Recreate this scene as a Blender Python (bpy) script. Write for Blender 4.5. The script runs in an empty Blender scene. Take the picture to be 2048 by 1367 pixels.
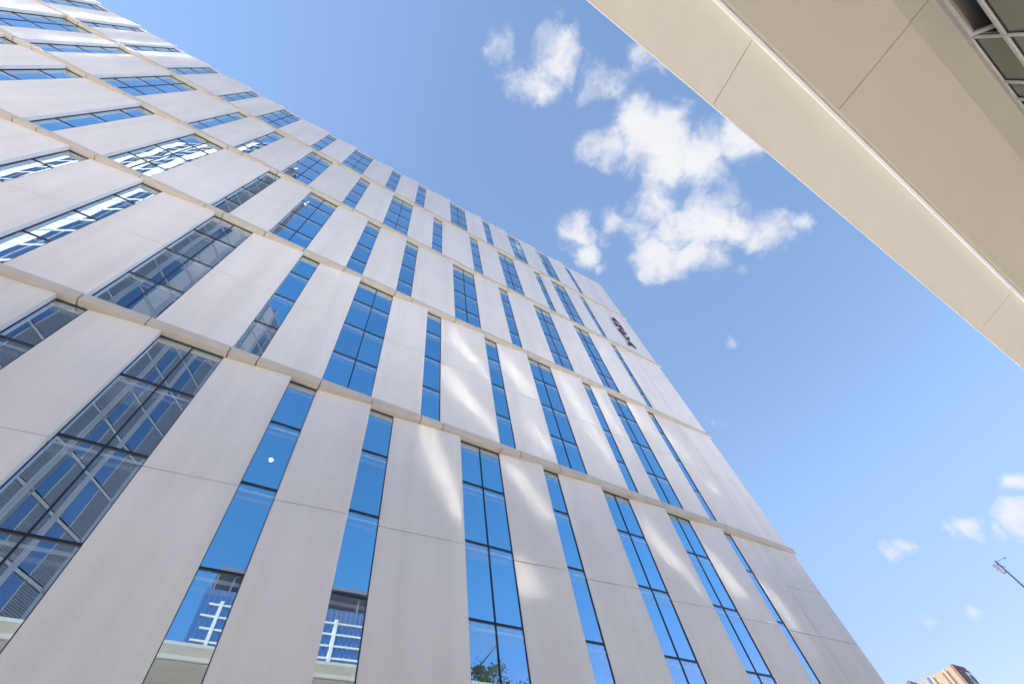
import bpy, math, random
from mathutils import Vector, Matrix
random.seed(7)
S = bpy.context.scene
COL = S.collection
R = math.radians

# ------------------------------------------------------------------ helpers
class MB:
    """collects polygons, builds ONE mesh object"""
    def __init__(s): s.v=[]; s.f=[]; s.uv=[]; s.hasuv=False
    def poly(s, pts, uv=None):
        n=len(s.v); s.v+= [tuple(p) for p in pts]; s.f.append(tuple(range(n,n+len(pts))))
        if uv: s.hasuv=True
        s.uv+= uv if uv else [(0,0)]*len(pts)
    def box(s, x0,x1,y0,y1,z0,z1):
        s.prism([(x0,y0),(x1,y0),(x1,y1),(x0,y1)], z0, z1)
    def prism(s, plan, z0, z1):
        """plan counter-clockwise seen from above"""
        n=len(plan)
        s.poly([(x,y,z0) for x,y in reversed(plan)])
        s.poly([(x,y,z1) for x,y in plan])
        for i in range(n):
            a=plan[i]; b=plan[(i+1)%n]
            s.poly([(a[0],a[1],z0),(b[0],b[1],z0),(b[0],b[1],z1),(a[0],a[1],z1)])
    def extrude(s, pts, d):
        """flat polygon pts, pushed along vector d"""
        d=Vector(d); P=[Vector(p) for p in pts]; n=len(P)
        s.poly(list(reversed(P))); s.poly([p+d for p in P])
        for i in range(n):
            a=P[i]; b=P[(i+1)%n]; s.poly([a,b,b+d,a+d])
    def tube(s, a, b, r0, r1, n=12):
        a=Vector(a); b=Vector(b); t=(b-a).normalized()
        u=t.orthogonal().normalized(); w=t.cross(u)
        A=[a+(u*math.cos(k*2*math.pi/n)+w*math.sin(k*2*math.pi/n))*r0 for k in range(n)]
        B=[b+(u*math.cos(k*2*math.pi/n)+w*math.sin(k*2*math.pi/n))*r1 for k in range(n)]
        for k in range(n):
            j=(k+1)%n; s.poly([A[k],A[j],B[j],B[k]])
        s.poly(list(reversed(A))); s.poly(B)
    def build(s, name, mat, parent=None, smooth=False, bevel=0):
        me=bpy.data.meshes.new(name); me.from_pydata(s.v,[],s.f)
        if s.hasuv:
            l=me.uv_layers.new(name='UVMap')
            for i,uv in enumerate(s.uv): l.data[i].uv=uv
        me.materials.append(mat)
        if smooth:
            for p in me.polygons: p.use_smooth=True
        me.update()
        o=bpy.data.objects.new(name,me); COL.objects.link(o)
        if parent: o.parent=parent; o.matrix_parent_inverse=Matrix.Translation(-parent.location)
        if bevel:
            w=o.modifiers.new('weld','WELD'); w.merge_threshold=0.0005
            m=o.modifiers.new('bevel','BEVEL'); m.width=bevel; m.segments=2; m.limit_method='ANGLE'; m.angle_limit=R(30)
        return o
def thing(name, loc, label, cat, group=None):
    o=bpy.data.objects.new(name,None); COL.objects.link(o); o.location=loc; o.empty_display_size=.5
    o['label']=label; o['category']=cat
    if group: o['group']=group
    return o

# ------------------------------------------------------------------ materials
def mat(name):
    m=bpy.data.materials.new(name); m.use_nodes=True; nt=m.node_tree
    for n in list(nt.nodes): nt.nodes.remove(n)
    out=nt.nodes.new('ShaderNodeOutputMaterial')
    return m,nt,out
def N(nt,t,**k):
    n=nt.nodes.new(t)
    for a,b in k.items():
        if a=='ins':
            for i,v in b.items(): n.inputs[i].default_value=v
        else: setattr(n,a,b)
    return n
def masonry(name, col, var=.08, rough=.75, scale=.35, fine=18, bump=.15, streak=0.0, piece=0.0):
    m,nt,out=mat(name); L=nt.links.new
    p=N(nt,'ShaderNodeBsdfPrincipled'); p.inputs['Roughness'].default_value=rough
    p.inputs['Specular IOR Level'].default_value=.25
    tc=N(nt,'ShaderNodeTexCoord'); geo=N(nt,'ShaderNodeNewGeometry')
    n1=N(nt,'ShaderNodeTexNoise',ins={'Scale':scale,'Detail':5,'Roughness':.6})
    L(geo.outputs['Position'],n1.inputs['Vector'])
    n2=N(nt,'ShaderNodeTexNoise',ins={'Scale':fine,'Detail':3,'Roughness':.7})
    L(geo.outputs['Position'],n2.inputs['Vector'])
    mp=N(nt,'ShaderNodeMapping'); mp.inputs['Scale'].default_value=(2.2,2.2,.12)
    L(geo.outputs['Position'],mp.inputs['Vector'])
    n3=N(nt,'ShaderNodeTexNoise',ins={'Scale':1.0,'Detail':4}); L(mp.outputs[0],n3.inputs['Vector'])
    r1=N(nt,'ShaderNodeMapRange',ins={1:.3,2:.7,3:1-var,4:1+var}); L(n1.outputs[0],r1.inputs[0])
    r2=N(nt,'ShaderNodeMapRange',ins={1:.3,2:.7,3:1-var*.5,4:1+var*.5}); L(n2.outputs[0],r2.inputs[0])
    r3=N(nt,'ShaderNodeMapRange',ins={1:.35,2:.75,3:1+streak*.3,4:1-streak}); L(n3.outputs[0],r3.inputs[0])
    a=N(nt,'ShaderNodeMath',operation='MULTIPLY'); L(r1.outputs[0],a.inputs[0]); L(r2.outputs[0],a.inputs[1])
    b=N(nt,'ShaderNodeMath',operation='MULTIPLY'); L(a.outputs[0],b.inputs[0]); L(r3.outputs[0],b.inputs[1])
    oi=N(nt,'ShaderNodeObjectInfo'); pr=N(nt,'ShaderNodeMapRange',ins={1:0.,2:1.,3:1-piece,4:1+piece*.6}); L(oi.outputs['Random'],pr.inputs[0])
    b2=N(nt,'ShaderNodeMath',operation='MULTIPLY'); L(b.outputs[0],b2.inputs[0]); L(pr.outputs[0],b2.inputs[1]); b=b2
    c=N(nt,'ShaderNodeVectorMath',operation='SCALE'); c.inputs[0].default_value=col; L(b.outputs[0],c.inputs['Scale'])
    L(c.outputs[0],p.inputs['Base Color'])
    bp=N(nt,'ShaderNodeBump',ins={'Strength':bump,'Distance':.02}); L(n2.outputs[0],bp.inputs['Height']); L(bp.outputs[0],p.inputs['Normal'])
    L(p.outputs[0],out.inputs[0]); return m
def metal(name,col,rough=.4,metallic=0.0):
    m,nt,out=mat(name); p=N(nt,'ShaderNodeBsdfPrincipled'); geo=N(nt,'ShaderNodeNewGeometry')
    n=N(nt,'ShaderNodeTexNoise',ins={'Scale':6.,'Detail':4}); nt.links.new(geo.outputs['Position'],n.inputs['Vector'])
    r=N(nt,'ShaderNodeMapRange',ins={1:.3,2:.7,3:.9,4:1.08}); nt.links.new(n.outputs[0],r.inputs[0])
    c=N(nt,'ShaderNodeVectorMath',operation='SCALE'); c.inputs[0].default_value=col; nt.links.new(r.outputs[0],c.inputs['Scale'])
    nt.links.new(c.outputs[0],p.inputs['Base Color'])
    p.inputs['Roughness'].default_value=rough; p.inputs['Metallic'].default_value=metallic
    nt.links.new(p.outputs[0],out.inputs[0]); return m
def glass(name, tint, rough=.004, refl=.82, dark=(.01,.02,.035), wave=.0, wscale=.7, through=.0, frit=False):
    """coated mirror glazing: tinted reflection over a dark interior, faintly see-through"""
    m,nt,out=mat(name); L=nt.links.new
    g=N(nt,'ShaderNodeBsdfGlossy'); g.inputs['Roughness'].default_value=rough; g.inputs['Color'].default_value=(*tint,1)
    d=N(nt,'ShaderNodeBsdfDiffuse'); d.inputs['Color'].default_value=(*dark,1)
    t=N(nt,'ShaderNodeBsdfTransparent'); t.inputs['Color'].default_value=(.6,.8,.85,1)
    m1=N(nt,'ShaderNodeMixShader'); m1.inputs[0].default_value=through; L(d.outputs[0],m1.inputs[1]); L(t.outputs[0],m1.inputs[2])
    lw=N(nt,'ShaderNodeLayerWeight'); lw.inputs['Blend'].default_value=.25
    fr=N(nt,'ShaderNodeMapRange',ins={1:0.,2:1.,3:refl,4:1.}); L(lw.outputs['Fresnel'],fr.inputs[0])
    fac=fr.outputs[0]
    if frit:
        uv=N(nt,'ShaderNodeUVMap'); sp=N(nt,'ShaderNodeSeparateXYZ'); L(uv.outputs[0],sp.inputs[0])
        # two pale blind-rail lines high in every pane, seen through the coating
        rp=N(nt,'ShaderNodeValToRGB'); e=rp.color_ramp; e.interpolation='LINEAR'
        e.elements[0].position=.0; e.elements[0].color=(0,0,0,1); e.elements[1].position=1.; e.elements[1].color=(0,0,0,1)
        for q,c in ((.78,0),(.80,.55),(.835,.55),(.845,.15),(.885,.15),(.893,.8),(.925,.8),(.935,0)):
            k=e.elements.new(q); k.color=(c,c,c,1)
        L(sp.outputs[1],rp.inputs[0])
        fl=N(nt,'ShaderNodeMath',operation='FLOOR'); L(sp.outputs[0],fl.inputs[0])
        geo0=N(nt,'ShaderNodeObjectInfo'); a0=N(nt,'ShaderNodeMath',operation='ADD'); L(fl.outputs[0],a0.inputs[0]); L(geo0.outputs['Random'],a0.inputs[1])
        wn=N(nt,'ShaderNodeTexWhiteNoise',noise_dimensions='1D'); L(a0.outputs[0],wn.inputs['W'])
        sc=N(nt,'ShaderNodeSeparateColor'); L(wn.outputs['Color'],sc.inputs[0])
        # a roller blind let down to a different height behind every pane
        bh=N(nt,'ShaderNodeMapRange',ins={1:.45,2:1.,3:1.01,4:.58}); L(sc.outputs[0],bh.inputs[0])
        gt=N(nt,'ShaderNodeMath',operation='GREATER_THAN'); L(sp.outputs[1],gt.inputs[0]); L(bh.outputs[0],gt.inputs[1])
        g2=N(nt,'ShaderNodeMath',operation='MULTIPLY'); L(gt.outputs[0],g2.inputs[0]); g2.inputs[1].default_value=.42
        mul=N(nt,'ShaderNodeMath',operation='MAXIMUM'); L(rp.outputs[0],mul.inputs[0]); L(g2.outputs[0],mul.inputs[1])
        mu2=N(nt,'ShaderNodeMath',operation='MULTIPLY'); L(mul.outputs[0],mu2.inputs[0]); mu2.inputs[1].default_value=.30
        cm=N(nt,'ShaderNodeMixRGB'); cm.inputs[1].default_value=(*dark,1); cm.inputs[2].default_value=(.80,.88,.95,1); L(mul.outputs[0],cm.inputs[0]); L(cm.outputs[0],d.inputs['Color'])
        iv=N(nt,'ShaderNodeMath',operation='SUBTRACT'); iv.inputs[0].default_value=1.; L(mul.outputs[0],iv.inputs[1])
        tm=N(nt,'ShaderNodeMath',operation='MULTIPLY'); L(iv.outputs[0],tm.inputs[0]); tm.inputs[1].default_value=through; L(tm.outputs[0],m1.inputs[0])
        sb=N(nt,'ShaderNodeMath',operation='SUBTRACT'); L(fac,sb.inputs[0]); L(mu2.outputs[0],sb.inputs[1])
        pv=N(nt,'ShaderNodeMapRange',ins={1:0.,2:1.,3:-.05,4:.03}); L(sc.outputs[1],pv.inputs[0])
        s2=N(nt,'ShaderNodeMath',operation='ADD'); L(sb.outputs[0],s2.inputs[0]); L(pv.outputs[0],s2.inputs[1]); fac=s2.outputs[0]
    m2=N(nt,'ShaderNodeMixShader'); L(fac,m2.inputs[0]); L(m1.outputs[0],m2.inputs[1]); L(g.outputs[0],m2.inputs[2])
    if wave:
        geo=N(nt,'ShaderNodeNewGeometry')
        n=N(nt,'ShaderNodeTexNoise',ins={'Scale':wscale,'Detail':1.}); L(geo.outputs['Position'],n.inputs['Vector'])
        bp=N(nt,'ShaderNodeBump',ins={'Strength':1.,'Distance':wave}); L(n.outputs[0],bp.inputs['Height']); L(bp.outputs[0],g.inputs['Normal'])
    L(m2.outputs[0],out.inputs[0]); return m

M={}
M['panel']=masonry('off white cast panel',(.86,.83,.79),.035,.8,.45,22,.10,.07,.035)
M['ledge']=masonry('cream ledge',(.65,.585,.50),.03,.7,.6,20,.08,.07)
M['coping']=masonry('white coping',(.74,.73,.70),.03,.7,.6,20,.06)
M['core']=masonry('dark interior',(.02,.022,.025),.1,.9)
M['frame']=metal('navy window frame',(.016,.022,.045),.35)
M['glass']=glass('blue mirror glass',(.68,.85,.96),.002,.84,(.01,.03,.06),.007,.35,.35,True)
M['lamp']=None
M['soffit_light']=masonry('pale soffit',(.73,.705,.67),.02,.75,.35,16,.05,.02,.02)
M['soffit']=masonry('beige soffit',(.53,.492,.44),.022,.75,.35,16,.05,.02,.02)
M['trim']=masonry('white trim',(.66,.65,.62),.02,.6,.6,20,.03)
M['soffit_shade']=masonry('shade toned soffit',(.47,.44,.39),.022,.75,.35,16,.05,.02,.02)  # shade next to the glazing, put into a darker base colour
M['lip']=masonry('pale lip',(.58,.57,.54),.02,.6,.6,20,.03)
M['alu']=metal('pale window bars',(.50,.50,.485),.45)
M['gasket']=metal('black gasket',(.01,.01,.01),.5)
M['greyglass']=glass('grey glass',(.50,.55,.52),.01,.45,(.10,.11,.105),.004,.8)
M['mirror']=glass('silvered rooflight glass',(.15,.147,.142),.085,.9,(.02,.02,.02))
M['void']=masonry('dark room',(.006,.004,.006),.1,.95)
M['tw_white']=masonry('white tower concrete',(.78,.77,.75),.04,.8,.3,14,.05,.05)
M['tw_beige']=masonry('beige tower panel',(.52,.48,.45),.05,.8,.3,14,.05,.05)
M['tw_pier']=masonry('white pier',(.44,.44,.435),.05,.8,.3,14,.05,.05)
M['tw_grey']=masonry('grey tower fin',(.36,.365,.38),.04,.8,.3,14,.05,.05)
M['tw_louvre']=metal('dark louvre',(.20,.21,.225),.6)
M['tw_glass']=glass('tower glass',(.24,.31,.40),.05,.70,(.03,.05,.08))
M['far_glass']=glass('far tower glass',(.34,.52,.75),.02,.7,(.02,.05,.09))
M['orange']=masonry('orange render',(.27,.20,.14),.06,.8,.2,6,.05)
M['cream']=masonry('cream render',(.29,.235,.175),.06,.8,.2,6,.05)
M['brown']=masonry('brown cladding',(.15,.105,.095),.06,.8,.2,6,.05)
M['brownwin']=metal('brown slot window',(.10,.07,.07),.4)
M['paving']=masonry('pale plaza paving',(.80,.715,.62),.08,.9,.25,5,.1)
M['ground']=masonry('city ground',(.27,.25,.225),.12,.9,.15,4,.1)
M['lampgrey']=metal('grey painted steel',(.22,.25,.28),.4)
M['lampwhite']=metal('pale lamp head',(.75,.75,.74),.35)
M['navy']=metal('navy sign letter',(.005,.008,.022),.4)
M['red']=metal('red sign letter',(.55,.03,.06),.35)
M['signblue']=metal('pale blue sign board',(.55,.60,.72),.5)
M['bark']=masonry('bark',(.16,.12,.09),.2,.9,3,20,.4)
M['leaf']=masonry('olive leaves',(.20,.22,.10),.35,.6,1.2,9,.0)

def emis(name,col,st):
    m,nt,out=mat(name); e=N(nt,'ShaderNodeEmission'); e.inputs[0].default_value=(*col,1); e.inputs[1].default_value=st
    nt.links.new(e.outputs[0],out.inputs[0]); return m
M['lamp']=emis('lit downlight',(1,.96,.9),22.0)

# ------------------------------------------------------------------ office building
D=9.0; GZ=-1.6; PP=.18; LP=.235; LH=.28; XE=22.35; XW=-27.4
SOF=[GZ,11.03,18.78,26.40,34.05,41.0]      # underside of each ledge = head of the row's windows
TOP=41.5
ODD=[(-26.1,-25.4,0),(-24.2,-23.5,0),(-21.35,-20.6,0),(-18.95,-18.44,0),(-16.72,-16.18,0),(-14.47,-13.77,0),(-11.52,-10.87,0),(-9.18,-7.80,1),
     (-5.65,-5.0,0),(-3.45,-1.94,1),(-.22,.54,0),(2.10,2.88,0),(5.09,6.63,1),(8.30,9.07,0),(10.93,12.42,1),(14.2,15.70,1),(17.48,18.22,0)]
EVEN=[(-26.2,-24.8,1),(-22.6,-21.9,0),(-19.06,-17.65,1),(-16.42,-15.75,0),(-13.72,-12.24,1),(-9.90,-9.30,0),(-7.68,-7.02,0),(-5.25,-3.82,1),
      (-1.90,-1.18,0),(.54,2.08,1),(3.68,4.44,0),(6.63,7.41,0),(9.08,10.62,1),(12.48,13.22,0),(14.17,15.76,1),(17.07,17.82,0)]
bld=thing('office_building',(0,D,GZ),'tall office building clad in off white wedge panels with staggered blue mirror windows','building')
core=MB(); core.box(XW,XE-.25,D+.9,D+16,GZ,TOP-.6); core.build('core_wall',M['core'],bld)
side=MB(); side.box(XE-.25,XE-.03,D+.3,D+16,GZ,TOP-.3); side.build('side_wall',M['panel'],bld)
side=MB(); side.box(-62,XW-.02,D+.05,D+16,GZ,TOP-.3); side.build('wing_wall',M['panel'],bld)
roof=MB(); roof.box(XW,XE-.25,D+.3,D+16,TOP-.58,TOP-.45); roof.build('roof',M['coping'],bld)
GAP=.012
for r in range(1,6):
    wins=ODD if r%2 else EVEN
    zb=SOF[r-1]+(LH if r>1 else 0); zt=SOF[r]
    zj={1:7.14,2:15.0,3:22.73,4:30.48}.get(r)
    # --- panels
    edges=[(XW,None)]
    spans=[]; x=XW
    for (l,rr,m) in wins: spans.append((x,l)); x=rr
    spans.append((x,20.0)); 
    ptop=zt-.004 if r<5 else TOP
    for i,(a,b) in enumerate(spans):
        mb=MB(); last=(i==len(spans)-1)
        def block(z0,z1,a=a,b=b,mb=mb,last=last):
            if last:
                mb.prism([(a,D-.03),(b-GAP,D-PP*.6),(b-GAP,D+.3),(a,D+.3)],z0,z1)
            else:
                mb.prism([(a,D-.03),(b,D-PP),(b,D+.3),(a,D+.3)],z0,z1)
        z0=zb-.01 if r>1 else GZ
        if zj: block(z0,zj-GAP); block(zj+GAP,ptop)
        else: block(z0,ptop)
        mb.build('facade_panel',M['panel'],bld,bevel=.006)
    mb=MB(); z0=zb-.01 if r>1 else GZ
    cuts=[z0]+([zj,zj+1.93] if zj else [])+[ptop]
    for k in range(len(cuts)-1):
        mb.prism([(20.0+GAP,D-PP*.6),(XE,D-PP),(XE,D+.3),(20.0+GAP,D+.3)],cuts[k]+(GAP if k else 0),cuts[k+1]-(GAP if k<len(cuts)-2 else 0))
    mb.build('facade_panel',M['panel'],bld,bevel=.006)
    # --- windows
    tr=[]; z=zt-1.7 if r<5 else 40.1
    zsill=zb if r>1 else -.6
    while z>zsill+.4: tr.append(z); z-=1.95
    for (l,rr,dbl) in wins:
        th=.026 if r==1 else .013; fw=.014
        f=MB(); x0=l-.1; x1=rr-.003
        yf0=D-.026; yf1=D+.06
        f.box(x1-fw,x1,yf0,yf1,zsill,zt-.004)
        f.box(x0,l+fw,yf0,yf1,zsill,zt-.004)
        f.box(l+fw,x1-fw,yf0+.003,yf1,zt-.04,zt-.004)
        f.box(l+fw,x1-fw,yf0+.003,yf1,zsill,zsill+.05)
        for z in tr: f.box(l+fw,x1-fw,yf0+.003,yf1,z-th,z+th)
        if dbl:
            xm=(l+rr)/2+.02
            zz=[zsill+.05]+sorted(tr)+[zt-.04]
            for k in range(len(zz)-1): f.box(xm-.017,xm+.017,yf0+.006,yf1,zz[k]+(th if k else 0),zz[k+1]-(th if k<len(zz)-2 else 0))
        if r==1:
            f.box(l+fw,x1-fw,D-.06,D+.2,GZ,zsill)
        w=f.build('window',M['frame'],bld)
        g=MB(); xs=[l+fw,(l+rr)/2+.02,x1-fw] if dbl else [l+fw,x1-fw]
        zz=[zsill+.02]+sorted(tr)+[zt-.02]
        for k in range(len(zz)-1):
            for q in range(len(xs)-1):
                # every pane sits a hair out of true, as real glazing does
                j=[random.uniform(-.0014,.0014) for _ in range(3)]
                pts=[(xs[q],D+j[0],zz[k]),(xs[q+1],D+j[1],zz[k]),(xs[q+1],D+j[1]+j[2]-j[0],zz[k+1]),(xs[q],D+j[2],zz[k+1])]
                h=(zz[k+1]-zz[k])/1.95
                c_=k*3+q+.0; g.poly(pts,[(c_+.02,1-h),(c_+.98,1-h),(c_+.98,1),(c_+.02,1)])
        p=g.build('glass_pane',M['glass'],w)
        if r==5:
            c=MB(); c.box(l+.004,rr-.004,D-.05,D+.3,zt-.002,TOP-.015); c.build('coping',M['coping'],bld)
    # --- ledge under the row above, in lengths parted by open joints
    if r<5:
        up=EVEN if r%2 else ODD
        cut=[XW]
        for (l,rr,m) in up: cut+= [l+.0,rr]
        cut+=[20.0,XE+.22]
        mb=MB()
        for k in range(len(cut)-1):
            mb.box(cut[k]+.013,cut[k+1]-(.013 if k<len(cut)-2 else 0),D-LP,D+.3,zt,zt+LH)
        mb.build('ledge',M['ledge'],bld,bevel=.008)
lamp=MB()
# a lit ceiling downlight shows through one lower window
cxl,czl=.10,9.05
n=16; lamp.poly([(.17+.055*math.cos(k*2*math.pi/n),D+.5,8.62+.055*math.sin(k*2*math.pi/n)) for k in range(n)])
lamp.build('ceiling_light',M['lamp'],bld)

# ------------------------------------------------------------------ wall sign: ANOVA, letters one under another
def wedge_y(x): return D-PP*.6*(x-17.82)/(20-17.82)
sg=thing('wall_sign',(20.15,D-.2,27.7),'stacked letter sign reading ANOVA, navy with a red O, high on the facade corner','sign')
SX=20.32; LW=.40; Hh=.72; SY=D-PP-.02
def bar(mb,p,q,w,y=SY,t=.04):
    p=Vector((p[0],0,p[1])); q=Vector((q[0],0,q[1])); d=(q-p).normalized(); nrm=Vector((-d.z,0,d.x))*w/2
    mb.extrude([(a.x,y,a.z) for a in (p-nrm,q-nrm,q+nrm,p+nrm)],(0,-t,0))
def letter(ch,z):
    mb=MB(); w=.16; x0=SX-LW; x1=SX+LW; zt=z+Hh
    if ch=='A':
        bar(mb,(x0+.06,z),(SX-.02,zt),w); bar(mb,(x1-.06,z),(SX+.02,zt),w,SY-.004); bar(mb,(x0+.2,z+.25),(x1-.2,z+.25),.13,SY-.008)
        return mb.build('letter',M['navy'],sg)
    if ch=='N':
        bar(mb,(x0+.09,z),(x0+.09,zt),w); bar(mb,(x1-.09,z),(x1-.09,zt),w); bar(mb,(x0+.09,zt-.03),(x1-.09,z+.03),w,SY-.004)
        return mb.build('letter',M['navy'],sg)
    if ch=='V':
        bar(mb,(x0+.06,zt),(SX-.02,z),w); bar(mb,(x1-.06,zt),(SX+.02,z),w,SY-.004)
        return mb.build('letter',M['navy'],sg)
    if ch=='O':
        n=28; ro,ri=.40,.22; cz=z+.36; cx=SX
        for k in range(n):
            a=k*2*math.pi/n; b=(k+1)*2*math.pi/n
            q=[(cx+ro*math.cos(a),SY,cz+ro*math.sin(a)),(cx+ri*math.cos(a),SY,cz+ri*math.sin(a)),(cx+ri*math.cos(b),SY,cz+ri*math.sin(b)),(cx+ro*math.cos(b),SY,cz+ro*math.sin(b))]
            mb.extrude(q,(0,-.04,0))
        o=mb.build('letter',M['navy'],sg)
        d=MB(); d.extrude([(cx+.10+.27*math.cos(k*2*math.pi/n),SY-.012,cz-.03+.27*math.sin(k*2*math.pi/n)) for k in reversed(range(n))],(0,-.035,0))
        o2=d.build('dot',M['red'],o); o2['label']='red disc filling the letter O'
        return o
for k,ch in enumerate('ANOVA'):
    letter(ch,31.55-k*.975)

REFLECTORS=[(4.28, 9.81, 0.7, -2.34, 0.6, 0),(5.0, 14.16, 1.2, -2.21, 0.72, 0),(5.2, 17.28, 0.89, -1.83, 0.8, 0),(7.03, 6.2, 0.7, -2.09, 0.8, 0),(7.57, 9.68, 0.95, -1.96, 0.64, 0),(7.8, 17.13, 0.89, -2.28, 0.56, 0),(8.37, 13.05, 0.51, -1.64, 0.48, 0),(11.33, 17.35, 0.46, -2.36, 0.64, 0),(12.99, 9.28, 0.73, -1.83, 0.72, 0),(13.05, 23.01, 0.55, -1.77, 0.64, 0),(13.39, 17.3, 0.34, -2.53, 0.56, 0),(16.06, 23.82, 0.59, -2.11, 0.72, 0),(16.12, 17.35, 0.42, -2.36, 0.64, 0),(16.13, 8.6, 0.7, -2.09, 0.72, 0),(18.21, 16.49, 0.76, -1.86, 0.72, 0),(18.66, 7.83, 0.76, -2.28, 0.72, 0),(4.92, 7.69, 0.7, -2.34, 0.6, 1),(6.0, 15.62, 0.89, -1.83, 0.8, 1),(6.1, 12.14, 1.2, -2.21, 0.72, 1),(7.67, 4.3, 0.7, -2.09, 0.8, 1),(8.6, 15.07, 0.89, -2.28, 0.56, 1),(8.83, 11.55, 0.51, -1.64, 0.48, 1),(11.75, 15.2, 0.46, -2.36, 0.64, 1),(13.55, 21.4, 0.55, -1.77, 0.64, 1),(13.66, 7.62, 0.73, -1.83, 0.72, 1),(13.7, 15.0, 0.34, -2.53, 0.56, 1),(16.5, 15.2, 0.42, -2.36, 0.64, 1),(16.6, 21.9, 0.59, -2.11, 0.72, 1),(16.77, 6.7, 0.7, -2.09, 0.72, 1),(18.9, 14.8, 0.76, -1.86, 0.72, 1),(19.34, 5.77, 0.76, -2.28, 0.72, 1),(12.17, 13.05, 0.46, -2.36, 0.64, 2),(14.01, 12.7, 0.34, -2.53, 0.56, 2),(14.05, 19.79, 0.55, -1.77, 0.64, 2),(16.88, 13.05, 0.42, -2.36, 0.64, 2),(17.14, 19.98, 0.59, -2.11, 0.72, 2),(19.59, 13.11, 0.76, -1.86, 0.72, 2)]
# ------------------------------------------------------------------ canopy of the low building behind the camera
cb=thing('canopy_building',(10,-5.69,GZ),'low building with a deep beige overhanging soffit and white framed glazing','building')
X0,X1=-28.,60.
WY=-5.69; Z1=9.62; Z0=9.38; ZS=9.42; YO=-2.15; YS=-3.435
def seg(prof,xs,name,m,bev=.004,gp_=.006):
    """profile polygon (y,z) swept along x in lengths with open joints"""
    for a,b in zip(xs[:-1],xs[1:]):
        mb=MB(); mb.extrude([(a+gp_,y,z) for y,z in prof],(b-a-2*gp_,0,0)); mb.build(name,m,cb,bevel=bev)
JO=[X0,-17.3,-6.3,4.74,15.8,26.8,37.8,X1]
JI=[X0,-15,-4,7.17,18.2,29.2,40.2,X1]
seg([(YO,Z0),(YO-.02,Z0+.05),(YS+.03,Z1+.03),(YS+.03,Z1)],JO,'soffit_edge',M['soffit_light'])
seg([(YO+.022,Z0-.012),(YO+.022,Z0+.10),(YO-.5,Z0+.13),(YO-.5,Z0+.11),(YO+.001,Z0+.06),(YO+.001,Z0-.012)],[X0,X1],'drip_edge',M['trim'])
seg([(YS,ZS),(YS,Z1+.22),(YS-.05,Z1+.22),(YS-.05,ZS)],[X0,X1],'trim',M['lip'])
jb=MB()
for x in JO[1:-1]: jb.extrude([(x-.05,YO-.03,Z0+.052),(x-.05,YS+.04,Z1+.032),(x-.05,YS+.04,Z1+.05),(x-.05,YO-.03,Z0+.07)],(.1,0,0))
jb.build('joint_strip',M['gasket'],cb)
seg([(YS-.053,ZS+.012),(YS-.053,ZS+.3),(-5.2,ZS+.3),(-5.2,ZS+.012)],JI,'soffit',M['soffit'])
seg([(-5.203,ZS+.035),(-5.203,ZS+.3),(WY-.2,ZS+.3),(WY-.2,ZS+.035)],JI,'soffit_return',M['soffit_shade'])
# added tilted mirrors on the low roof throw sun streaks on the facade opposite
dsun=Vector((math.cos(R(52))*math.cos(R(15)),-math.cos(R(52))*math.sin(R(15)),-math.sin(R(52))))
rx={}
for i,(xf,zf,dx,dz,wd,row) in enumerate(REFLECTORS):
    px_=max(xf+2.2,rx.get(row,-9)+1.35); rx[row]=px_
    Pc=Vector((px_,-8.6-row*1.15,11.3)); F=Vector((xf,D-.13,zf)); rr_=(F-Pc).normalized(); nn=(rr_-dsun).normalized()
    c4=[]
    for q,v in ((-1,-1),(1,-1),(1,1),(-1,1)):
        Fc=F+Vector((dx*v*.5+q*wd*.5,0,dz*v*.5)); t_=(Fc-Pc).dot(nn)/rr_.dot(nn); c4.append(Fc-rr_*t_)
    if (c4[1]-c4[0]).cross(c4[2]-c4[0]).dot(nn)<0: c4.reverse()
    mb=MB(); mb.extrude([p-nn*.04 for p in c4],nn*.04); mb.build('reflector',M['mirror'],cb)
rf=MB(); rf.extrude([(X0,YS-.06,Z1+.21),(X0,-8.6,10.0),(X0,-8.6,9.8),(X0,YS-.06,Z1+.16)],(X1-X0,0,0)); rf.box(-4,45,-14,-8.602,9.8,10.0); rf.build('roof',M['coping'],cb)
bd=MB(); bd.box(X0,X1,-8.6,WY-1.2,GZ,9.7); bd.build('wall',M['void'],cb)
fr=MB(); y0,y1=WY-.08,WY
VX=[-8,-6.5,-5,-3.5,-2,-.5,1,2.5,4,5.5,6.9,8.42,9.87,10.47,11.97,13.5,15,16.5,18,20,22,24]
fr.box(-29,50,y0,y1,9.345,ZS+.03)
TZ=8.72
fr.box(-29,50,y0,y1,TZ-.035,TZ+.035)
fr.box(-29,50,y0,y1,7.2,7.27)
fr.box(-29,50,y0,y1,GZ,GZ+.2)
for x in VX:
    for za,zc in ((GZ+.2,7.2),(7.27,TZ-.035),(TZ+.035,9.345)): fr.box(x-.028,x+.028,y0+.002,y1-.002,za,zc)
frm=fr.build('window_frame',M['alu'],cb,bevel=.004)
gk=MB(); gp=MB()
for i in range(len(VX)-1):
    for za,zc in ((GZ+.2,7.2),(7.27,TZ-.035),(TZ+.035,9.345)):
        xa,xb=VX[i]+.028,VX[i+1]-.028
        openp=(abs(VX[i]-6.9)<.01 and za>TZ)
        yg=WY-.05
        gk.box(xa,xa+.03,yg,yg+.012,za,zc); gk.box(xb-.012,xb,yg,yg+.012,za,zc)
        gk.box(xa+.03,xb-.012,yg,yg+.012,zc-.03,zc); gk.box(xa+.03,xb-.012,yg,yg+.012,za,za+.012)
        if not openp: gp.poly([(xa,yg+.002,za),(xb,yg+.002,za),(xb,yg+.002,zc),(xa,yg+.002,zc)][::-1])
gk.build('gasket',M['gasket'],frm); gp.build('glass_pane',M['greyglass'],frm)
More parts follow.
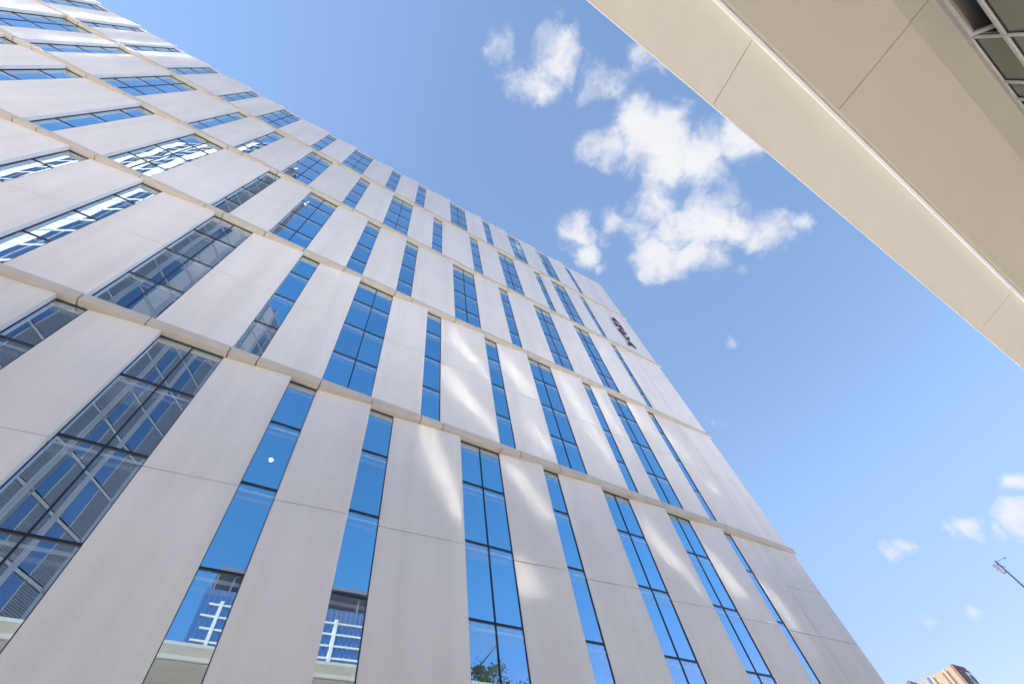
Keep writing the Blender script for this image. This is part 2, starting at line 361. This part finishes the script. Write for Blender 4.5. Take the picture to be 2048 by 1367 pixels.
# the one top-hung light that stands open
sa=MB(); hx0,hx1=6.95,8.37; hz=9.33; ang=R(24); L_=.54
def sp(u,v,w):   # u along x, v down the sash, w out of its plane
    return (hx0+u, WY-.03-math.sin(ang)*v+math.cos(ang)*w, hz-math.cos(ang)*v-math.sin(ang)*w)
def sbar(u0,u1,v0,v1):
    P=[sp(u0,v0,0),sp(u1,v0,0),sp(u1,v1,0),sp(u0,v1,0)]; d=Vector(sp(0,0,.05))-Vector(sp(0,0,0)); sa.extrude(P[::-1],d)
wdt=hx1-hx0
sbar(0,wdt,0,.07); sbar(0,wdt,L_-.07,L_); sbar(0,.07,.07,L_-.07); sbar(wdt-.07,wdt,.07,L_-.07)
sash=sa.build('open_sash',M['alu'],cb)
st=MB(); st.tube((8.3,WY-.06,8.78),(8.3,WY-.28,9.0),.012,.012,8); st.build('stay',M['gasket'],sash)

# ------------------------------------------------------------------ white and beige tower across the street (seen in the mirror windows)
tw=thing('residential_tower',(-22,-20,GZ),'tall white banded residential tower standing across the street, mirrored in the left windows','building')
def obox(mb,o,t,n,u0,u1,w0,w1,z0,z1):
    P=lambda u,w:(o[0]+t[0]*u+n[0]*w, o[1]+t[1]*u+n[1]*w)
    mb.prism([P(u0,w0),P(u0,w1),P(u1,w1),P(u1,w0)],z0,z1)   # n lies to the left of t
FH=3.4
def face(p,q,H,style,bayw):
    """one front from p to q, outward normal to the left of p->q"""
    t=Vector((q[0]-p[0],q[1]-p[1])); Lg=t.length; t/=Lg; n=Vector((-t.y,t.x)); nf=int((H-GZ)/FH)
    sl=MB(); fi=MB(); gl=MB(); lv=MB(); pn=MB()
    nb=max(1,int(Lg/bayw)); bw=Lg/nb
    if style=='pier':
        for k in range(nf+1):
            z=GZ+k*FH; obox(sl,p,t,n,.1,Lg-.1,-1.0,-.55,z-.18,z+.18)
        for i in range(nb):
            u=i*bw; obox(fi,p,t,n,u,u+bw*.5,-1.0,0,GZ,H)
            obox(pn,p,t,n,u+bw*.74,u+bw*.80,-.98,-.6,GZ,H-1)
            for k in range(nf): obox(gl,p,t,n,u+bw*.5+.02,u+bw-.02,-.98,-.94,GZ+k*FH+.28,GZ+(k+1)*FH-.28)
    else:
        dp=2.9
        for k in range(nf+1):
            z=GZ+k*FH; obox(sl,p,t,n,.2,Lg-.2,-dp,-dp+.25,z-.1,z+.1)
        for i in range(nb+1):
            u=min(i*bw,Lg-.22); obox(fi,p,t,n,max(u-.22,0),u+.22 if i<nb else Lg,-dp,-.06,GZ,H)
            obox(sl,p,t,n,max(u-.22,0),u+.22 if i<nb else Lg,-.058,0,GZ,H)
        for i in range(nb):
            u=i*bw
            for k in range(nf):
                z0=GZ+k*FH+.2; z1=z0+FH-.4
                um=u+bw*.55
                if i%3==1: obox(pn,p,t,n,u+.24,um-.04,-dp,-dp+.3,z0,z1)
                else:
                    nl=22
                    for e in range(nl): obox(lv,p,t,n,u+.24,um-.04,-dp,-dp+.12,z0+(z1-z0)*e/nl,z0+(z1-z0)*(e+.78)/nl)
                obox(gl,p,t,n,um+.04,u+bw-.24,-dp,-dp+.05,z0,z1)
                obox(sl,p,t,n,um-.04,um+.04,-dp,-dp+.4,z0,z1)
    sl.build('floor_slab',M['tw_pier'],tw); fi.build('fin',M['tw_pier'] if style=='pier' else M['tw_grey'],tw); gl.build('window',M['tw_glass'],tw)
    if lv.v: lv.build('louvre',M['tw_louvre'],tw)
    pn.build('wall_panel',M['tw_beige'],tw)
CN=(-18.9,-9.0); EN=(-13.6,-16.0); LN=(-46.,-24.); WN=(-7.1,-24.7)
# fronts run so that their outward side (left of the run) looks to the street
face(CN,LN,94.,'pier',3.6)
face(EN,CN,90.,'crate',2.7)
face(WN,EN,61.,'crate',2.7)
b=MB(); b.prism([(-46.6,-25.4),(-30,-45),(-16.0,-45),(-15.5,-17.4),(-19.4,-11.6)],GZ,89.)
b.prism([(-15.99,-17.6),(-15.99,-45),(-9.,-45),(-9.,-26.2)],GZ,60.)
b.build('wall',M['tw_beige'],tw)

# ------------------------------------------------------------------ glass office block further down (mirrored in the lower windows)
fb=thing('glass_block',(12,-80,GZ),'distant blue glass office block with white grid bands, mirrored in the lower windows','building')
b=MB(); b.box(.2,40,-110,-75,GZ,53); b.build('wall',M['far_glass'],fb)
s=MB()
for k in range(24):
    z=3.0+k*2.05; s.box(1.6 if k%2 else .9,40,-75.0,-74.7,z,z+.30)
for xx in (3.4,13.,24.,35.):
    s.box(xx,xx+.6,-75.0,-74.65,GZ,51.0)
s.build('band',M['tw_white'],fb)
s=MB()
for k in range(40): s.box(.3+k*.95,.36+k*.95,-75.0,-74.85,GZ,53)
s.build('mullion',M['tw_louvre'],fb)
s=MB(); s.box(1.0,40,-105,-75.3,56.8,57.5)
for xx in (1.2,4,6.8,9.6,12.4,16,22,28): s.box(xx,xx+.25,-75.8,-75.55,53,56.8)
s.build('roof_frame',M['tw_louvre'],fb)

# ------------------------------------------------------------------ tree behind the low building (its top is mirrored)
tr=thing('tree',(26.4,-27.,GZ),'olive green street tree behind the low building, its top mirrored in a window','tree')
t=MB(); t.tube((26.4,-27,GZ),(26.5,-27,9),.35,.22); t.tube((26.5,-27,9),(26.2,-27.2,21),.22,.08)
for k in range(9):
    a=k*2.4; z=9+k*1.6; t.tube((26.45,-27,z),(26.45+2.6*math.cos(a),-27+2.6*math.sin(a),z+2.6),.10,.03,7)
t.build('trunk',M['bark'],tr)
c=MB()
cl=[(26.4+random.gauss(0,1.7),-27+random.gauss(0,1.7),random.uniform(11,21.9)) for _ in range(90)]
for (px,py,pz) in cl:
    rr=random.uniform(.5,1.15)
    for _ in range(110):
        v=Vector((random.gauss(0,1),random.gauss(0,1),random.gauss(0,.8)))*rr*.6
        p=Vector((px,py,pz))+v; u=Vector((random.gauss(0,1),random.gauss(0,1),random.gauss(0,1))).normalized(); w=u.orthogonal().normalized()
        l=random.uniform(.12,.24)
        c.poly([p-u*l,p+w*l*.4,p+u*l,p-w*l*.4])
c.build('crown',M['leaf'],tr)

# ------------------------------------------------------------------ orange building in the distance
ob=thing('orange_building',(123,42,GZ),'distant orange rendered building with dark vertical strips and a brown rounded end','building')
ZT=29.4
b=MB(); b.box(119.95,127.2,35.42,75,GZ,ZT-.15); b.build('wall',M['orange'],ob)
br=MB(); plan=[(120.0,35.0)]
for k in range(9):
    a=-math.pi/2+k*math.pi/2/8; plan.append((124.6+3.0*math.cos(a),35.0+3.0+3.0*math.sin(a)))
plan+=[(127.6,41),(120.0,41)]
plan2=[(x,y) for x,y in plan[:-2]]+[(127.6,35.41+3),(120.0,35.41)]
br.prism([(120.0,35.0)]+plan[1:10]+[(127.6,39),(120.3,35.41),(120.0,35.41)],GZ,ZT); br.build('end_wall',M['brown'],ob)
def strip(y0,y1,m,name,z1=ZT-.5,p=.06):
    s=MB(); s.box(119.95-p,119.95-.003,y0,y1,GZ,z1); return s.build(name,m,ob)
strip(36.30,36.62,M['brownwin'],'slot_window'); strip(37.10,37.42,M['brownwin'],'slot_window'); strip(38.95,39.25,M['brownwin'],'slot_window')
strip(41.25,41.7,M['brownwin'],'slot_window'); strip(44.2,44.6,M['brownwin'],'slot_window')
strip(39.75,40.25,M['far_glass'],'window',ZT-.1,.09)
strip(36.65,37.07,M['cream'],'pilaster',ZT-.05,.12); strip(39.28,39.72,M['cream'],'pilaster',ZT-.05,.12)
s=MB(); s.box(121.0,121.18,34.93,34.997,GZ,ZT-.05); s.build('joint_strip',M['brownwin'],ob)
s=MB(); s.extrude([(118.5,42.2,ZT-1.5),(118.5,46.5,ZT-1.5),(118.5,43.0,ZT+.55)],(6,0,0)); s.build('roof_fin',M['brown'],ob)
os_=thing('building_sign',(125.2,34.8,27.5),'small pale blue round emblem sign on the brown end of the orange building','sign')
s=MB(); s.box(122.6,124.7,34.75,34.95,26.2,28.3); s.build('board',M['signblue'],os_)
s=MB(); n=20
for k in range(n):
    a=k*2*math.pi/n; bq=(k+1)*2*math.pi/n
    q=[(123.65+r_*math.cos(t_),34.745,27.25+r_*math.sin(t_)) for r_,t_ in ((.7,a),(.48,a),(.48,bq),(.7,bq))]
    s.extrude(q,(0,-.05,0))
s.box(123.5,123.8,34.69,34.745,26.9,27.6)
s.build('emblem',M['navy'],os_)

# ------------------------------------------------------------------ lamp post at the right
px,py=30.0,4.19
lp=thing('lamp_post',(px,py,GZ),'thin grey lamp post with a small pale head and a side rod','lamp post')
p=MB(); p.tube((px,py,GZ+.35),(px,py,9.55),.055,.034,14); p.build('pole',M['lampgrey'],lp,smooth=True)
p=MB(); p.tube((px,py,GZ),(px,py,GZ+.35),.14,.12,14); p.build('base',M['lampgrey'],lp)
h=MB(); hx,hy=px-.02,py+.16
prof=[(8.98,.015),(9.05,.035),(9.16,.07),(9.3,.085),(9.42,.075),(9.48,.03)]
rings=[[(hx+r_*math.cos(k*math.pi/8),hy+r_*math.sin(k*math.pi/8),z_) for k in range(16)] for z_,r_ in prof]
for A_,B_ in zip(rings[:-1],rings[1:]):
    for k in range(16): h.poly([A_[k],A_[(k+1)%16],B_[(k+1)%16],B_[k]])
h.poly(rings[0][::-1]); h.poly(rings[-1])
h.build('lamp_head',M['lampwhite'],lp)
h=MB(); h.tube((px,py,9.42),(hx,hy,9.40),.02,.02,8); h.tube((px,py,9.05),(hx,hy,9.03),.02,.02,8); h.build('bracket',M['lampgrey'],lp)
h=MB(); e=Vector((px+.42,py-.30,9.60)); h.tube((px,py,9.50),e,.011,.008,8); h.tube(e,e+Vector((.05,-.036,0)),.028,.028,10)
h.tube((px,py,9.30),(px+.12,py-.10,9.22),.02,.015,8); h.build('side_rod',M['lampgrey'],lp)

# ------------------------------------------------------------------ ground
g=MB(); g.poly([(-3000,-3000,GZ-.004),(3000,-3000,GZ-.004),(3000,3000,GZ-.004),(-3000,3000,GZ-.004)])
go=g.build('ground',M['ground']); go['kind']='structure'
g=MB(); g.poly([(-48,-46,GZ),(60,-46,GZ),(60,34,GZ),(-48,34,GZ)])
go=g.build('pavement',M['paving']); go['kind']='structure'

# ------------------------------------------------------------------ sun, sky, clouds
AZ=R(15); EL=R(52)          # the sun stands behind the facade, to the left
sd=Vector((-math.cos(EL)*math.cos(AZ), math.cos(EL)*math.sin(AZ), math.sin(EL)))
sun=bpy.data.lights.new('sun','SUN'); sun.energy=5.0; sun.angle=R(.5); sun.color=(1,.95,.87)
so=bpy.data.objects.new('sun',sun); COL.objects.link(so); so.rotation_euler=sd.to_track_quat('Z','Y').to_euler()
RM=Matrix(((0.84604507,-0.38947801,-0.36402558),(-0.51772221,-0.76313819,-0.38676066),(-0.12716705,0.51568108,-0.84729072)))
FPX=906.143
def ray(px,py):
    return (RM @ Vector((px-1024,-(py-683.5),-FPX))).normalized()
W=bpy.data.worlds.new('World'); S.world=W; W.use_nodes=True; nt=W.node_tree; L=nt.links.new
for n_ in list(nt.nodes): nt.nodes.remove(n_)
wo=N(nt,'ShaderNodeOutputWorld'); bg=N(nt,'ShaderNodeBackground'); L(bg.outputs[0],wo.inputs[0])
SKY=.089; bg.inputs[1].default_value=SKY
sky=N(nt,'ShaderNodeTexSky'); sky.sky_type='NISHITA'; sky.sun_disc=False; sky.sun_elevation=EL
sky.sun_rotation=math.atan2(sd.x,sd.y); sky.air_density=1.0; sky.dust_density=0.0; sky.ozone_density=2.0; sky.altitude=50
tc=N(nt,'ShaderNodeTexCoord'); dirv=tc.outputs['Generated']
# real-sky saturation is softened a little, towards the milky blue of the day
hs=N(nt,'ShaderNodeHueSaturation'); hs.inputs['Saturation'].default_value=.93; hs.inputs['Value'].default_value=1.0; L(sky.outputs[0],hs.inputs['Color'])
def vnoise(vec,scale,detail,rough=.6):
    n_=N(nt,'ShaderNodeTexNoise',ins={'Scale':scale,'Detail':detail,'Roughness':rough}); L(vec,n_.inputs['Vector']); return n_
wn=vnoise(dirv,9,6,.58)
ctr=N(nt,'ShaderNodeVectorMath',operation='SUBTRACT'); L(wn.outputs['Color'],ctr.inputs[0]); ctr.inputs[1].default_value=(.5,.5,.5)
scl=N(nt,'ShaderNodeVectorMath',operation='SCALE'); L(ctr.outputs[0],scl.inputs[0]); scl.inputs['Scale'].default_value=.095
add=N(nt,'ShaderNodeVectorMath',operation='ADD'); L(dirv,add.inputs[0]); L(scl.outputs[0],add.inputs[1])
warped=add.outputs[0]
BL=[ # clouds: direction (through these photo points), radius in px, weight
 (1000,92,50,.66),(1035,150,56,.66),(1080,165,62,.76),(1110,75,54,.62),(1145,55,40,.52),(1120,125,62,.72),(1190,160,58,.76),(1228,170,46,.66),(1285,128,48,.76),(1322,140,30,.46),
 (1215,300,62,1.05),(1270,270,80,1.35),(1330,270,75,1.35),(1330,325,55,1.0),(1410,300,78,1.15),(1470,275,75,1.15),(1500,300,50,.85),(1430,340,60,.8),
 (1320,390,60,.92),(1290,425,50,.72),(1400,395,56,.66),(1455,400,45,.55),
 (1152,462,48,1.1),(1165,500,42,.95),(1225,445,46,.72),(1200,535,25,.55),(1270,455,48,.70),
 (1345,455,66,1.1),(1410,440,72,1.12),(1470,450,58,.95),(1320,515,62,1.1),(1380,515,54,.95),(1440,520,50,.76),(1500,490,52,.74),(1545,468,52,.82),(1597,448,40,.85),(1490,540,28,.6),
 (2035,960,44,1.15),(2046,1045,56,1.2),(2008,1062,30,.8),(1938,1058,34,.92),(1900,1066,30,.85),(1822,1096,28,.72),(1798,1104,26,.62),(1868,1236,32,.72),(1932,1228,26,.7),(1415,856,30,.44),(1440,850,18,.38),(1708,612,18,.3),(1463,692,22,.34)]
acc=None
for (bx,by,br_,bw) in BL:
    c0=ray(bx,by); ang=(ray(bx+br_*.7,by+br_*.7)-c0).length*.5+(ray(bx-br_*.7,by+br_*.7)-c0).length*.5
    d=N(nt,'ShaderNodeVectorMath',operation='DISTANCE'); L(warped,d.inputs[0]); d.inputs[1].default_value=c0
    m_=N(nt,'ShaderNodeMapRange',interpolation_type='SMOOTHSTEP',ins={1:0.,2:ang*1.35,3:bw,4:0.}); L(d.outputs['Value'],m_.inputs[0])
    if acc is None: acc=m_.outputs[0]
    else:
        s_=N(nt,'ShaderNodeMath',operation='MAXIMUM'); L(acc,s_.inputs[0]); L(m_.outputs[0],s_.inputs[1]); acc=s_.outputs[0]
fb1=vnoise(warped,15,10,.58)
fm=N(nt,'ShaderNodeMapRange',clamp=False,ins={1:.25,2:.75,3:-.54,4:.54}); L(fb1.outputs[0],fm.inputs[0])
# noise only eats where there is cloud
ad=N(nt,'ShaderNodeMath',operation='ADD'); L(acc,ad.inputs[0]); L(fm.outputs[0],ad.inputs[1])
gate=N(nt,'ShaderNodeMapRange',ins={1:.10,2:.30,3:0.,4:1.}); L(acc,gate.inputs[0])
den=N(nt,'ShaderNodeMapRange',interpolation_type='SMOOTHSTEP',ins={1:.12,2:1.12,3:0.,4:1.}); L(ad.outputs[0],den.inputs[0])
dm=N(nt,'ShaderNodeMath',operation='MULTIPLY'); L(den.outputs[0],dm.inputs[0]); L(gate.outputs[0],dm.inputs[1])
# body tone: brighter where thick towards the sun, lilac grey in the thin hollows
sh=vnoise(warped,9,5,.55)
ton=N(nt,'ShaderNodeMapRange',ins={1:.40,2:.66,3:1.0,4:0.62}); L(sh.outputs[0],ton.inputs[0])
cc=N(nt,'ShaderNodeMixRGB'); cc.inputs[1].default_value=(.26/SKY,.262/SKY,.30/SKY,1); cc.inputs[2].default_value=(.322/SKY,.322/SKY,.33/SKY,1); L(ton.outputs[0],cc.inputs[0])
# the sky deepens away from the sun, over the street side
sx=N(nt,'ShaderNodeSeparateXYZ'); L(dirv,sx.inputs[0])
dk=N(nt,'ShaderNodeMapRange',interpolation_type='SMOOTHSTEP',ins={1:-.12,2:-.50,3:0.,4:1.}); L(sx.outputs[1],dk.inputs[0])
dc=N(nt,'ShaderNodeMixRGB'); dc.inputs[1].default_value=(1,1,1,1); dc.inputs[2].default_value=(.40,.77,.98,1); L(dk.outputs[0],dc.inputs[0])
hz=N(nt,'ShaderNodeMapRange',interpolation_type='SMOOTHSTEP',ins={1:.55,2:.12,3:0.,4:1.}); L(sx.outputs[2],hz.inputs[0])
hc=N(nt,'ShaderNodeMixRGB'); hc.inputs[2].default_value=(.66,.545,.78,1); L(hz.outputs[0],hc.inputs[0]); L(dc.outputs[0],hc.inputs[1]); dc=hc
ex=N(nt,'ShaderNodeMapRange',interpolation_type='SMOOTHSTEP',ins={1:.02,2:.60,3:1.,4:1.22}); L(sx.outputs[0],ex.inputs[0])
ev=N(nt,'ShaderNodeVectorMath',operation='SCALE'); L(hs.outputs[0],ev.inputs[0]); L(ex.outputs[0],ev.inputs['Scale']); hs=ev
dmul=N(nt,'ShaderNodeMixRGB',blend_type='MULTIPLY'); dmul.inputs[0].default_value=1; L(hs.outputs[0],dmul.inputs[1]); L(dc.outputs[0],dmul.inputs[2])
mx=N(nt,'ShaderNodeMixRGB'); dmx=N(nt,'ShaderNodeMath',operation='MULTIPLY'); dmx.inputs[1].default_value=.95; L(dm.outputs[0],dmx.inputs[0]); L(dmx.outputs[0],mx.inputs[0]); gt_=N(nt,'ShaderNodeMixRGB',blend_type='MULTIPLY'); gt_.inputs[0].default_value=1; gt_.inputs[2].default_value=(.975,1.015,1.0,1); L(dmul.outputs[0],gt_.inputs[1])
L(gt_.outputs[0],mx.inputs[1]); L(cc.outputs[0],mx.inputs[2])
L(mx.outputs[0],bg.inputs[0])

# ------------------------------------------------------------------ camera
cam=bpy.data.cameras.new('camera'); co=bpy.data.objects.new('camera',cam); COL.objects.link(co); S.camera=co
cam.sensor_width=36; cam.lens=FPX/2048*36; cam.clip_end=5000; cam.clip_start=.05
co.matrix_world=RM.to_4x4()
S.view_settings.view_transform='Standard'; S.view_settings.look='None'; S.view_settings.exposure=1.55; S.view_settings.gamma=1
S.cycles.use_denoising=True; S.cycles.use_guiding=True; S.cycles.use_surface_guiding=True; S.cycles.use_volume_guiding=False; S.cycles.guiding_training_samples=128
S.cycles.max_bounces=8; S.cycles.diffuse_bounces=4; S.cycles.glossy_bounces=4; S.cycles.transparent_max_bounces=6
S.cycles.caustics_reflective=True; S.cycles.blur_glossy=0.0; S.cycles.sample_clamp_indirect=0
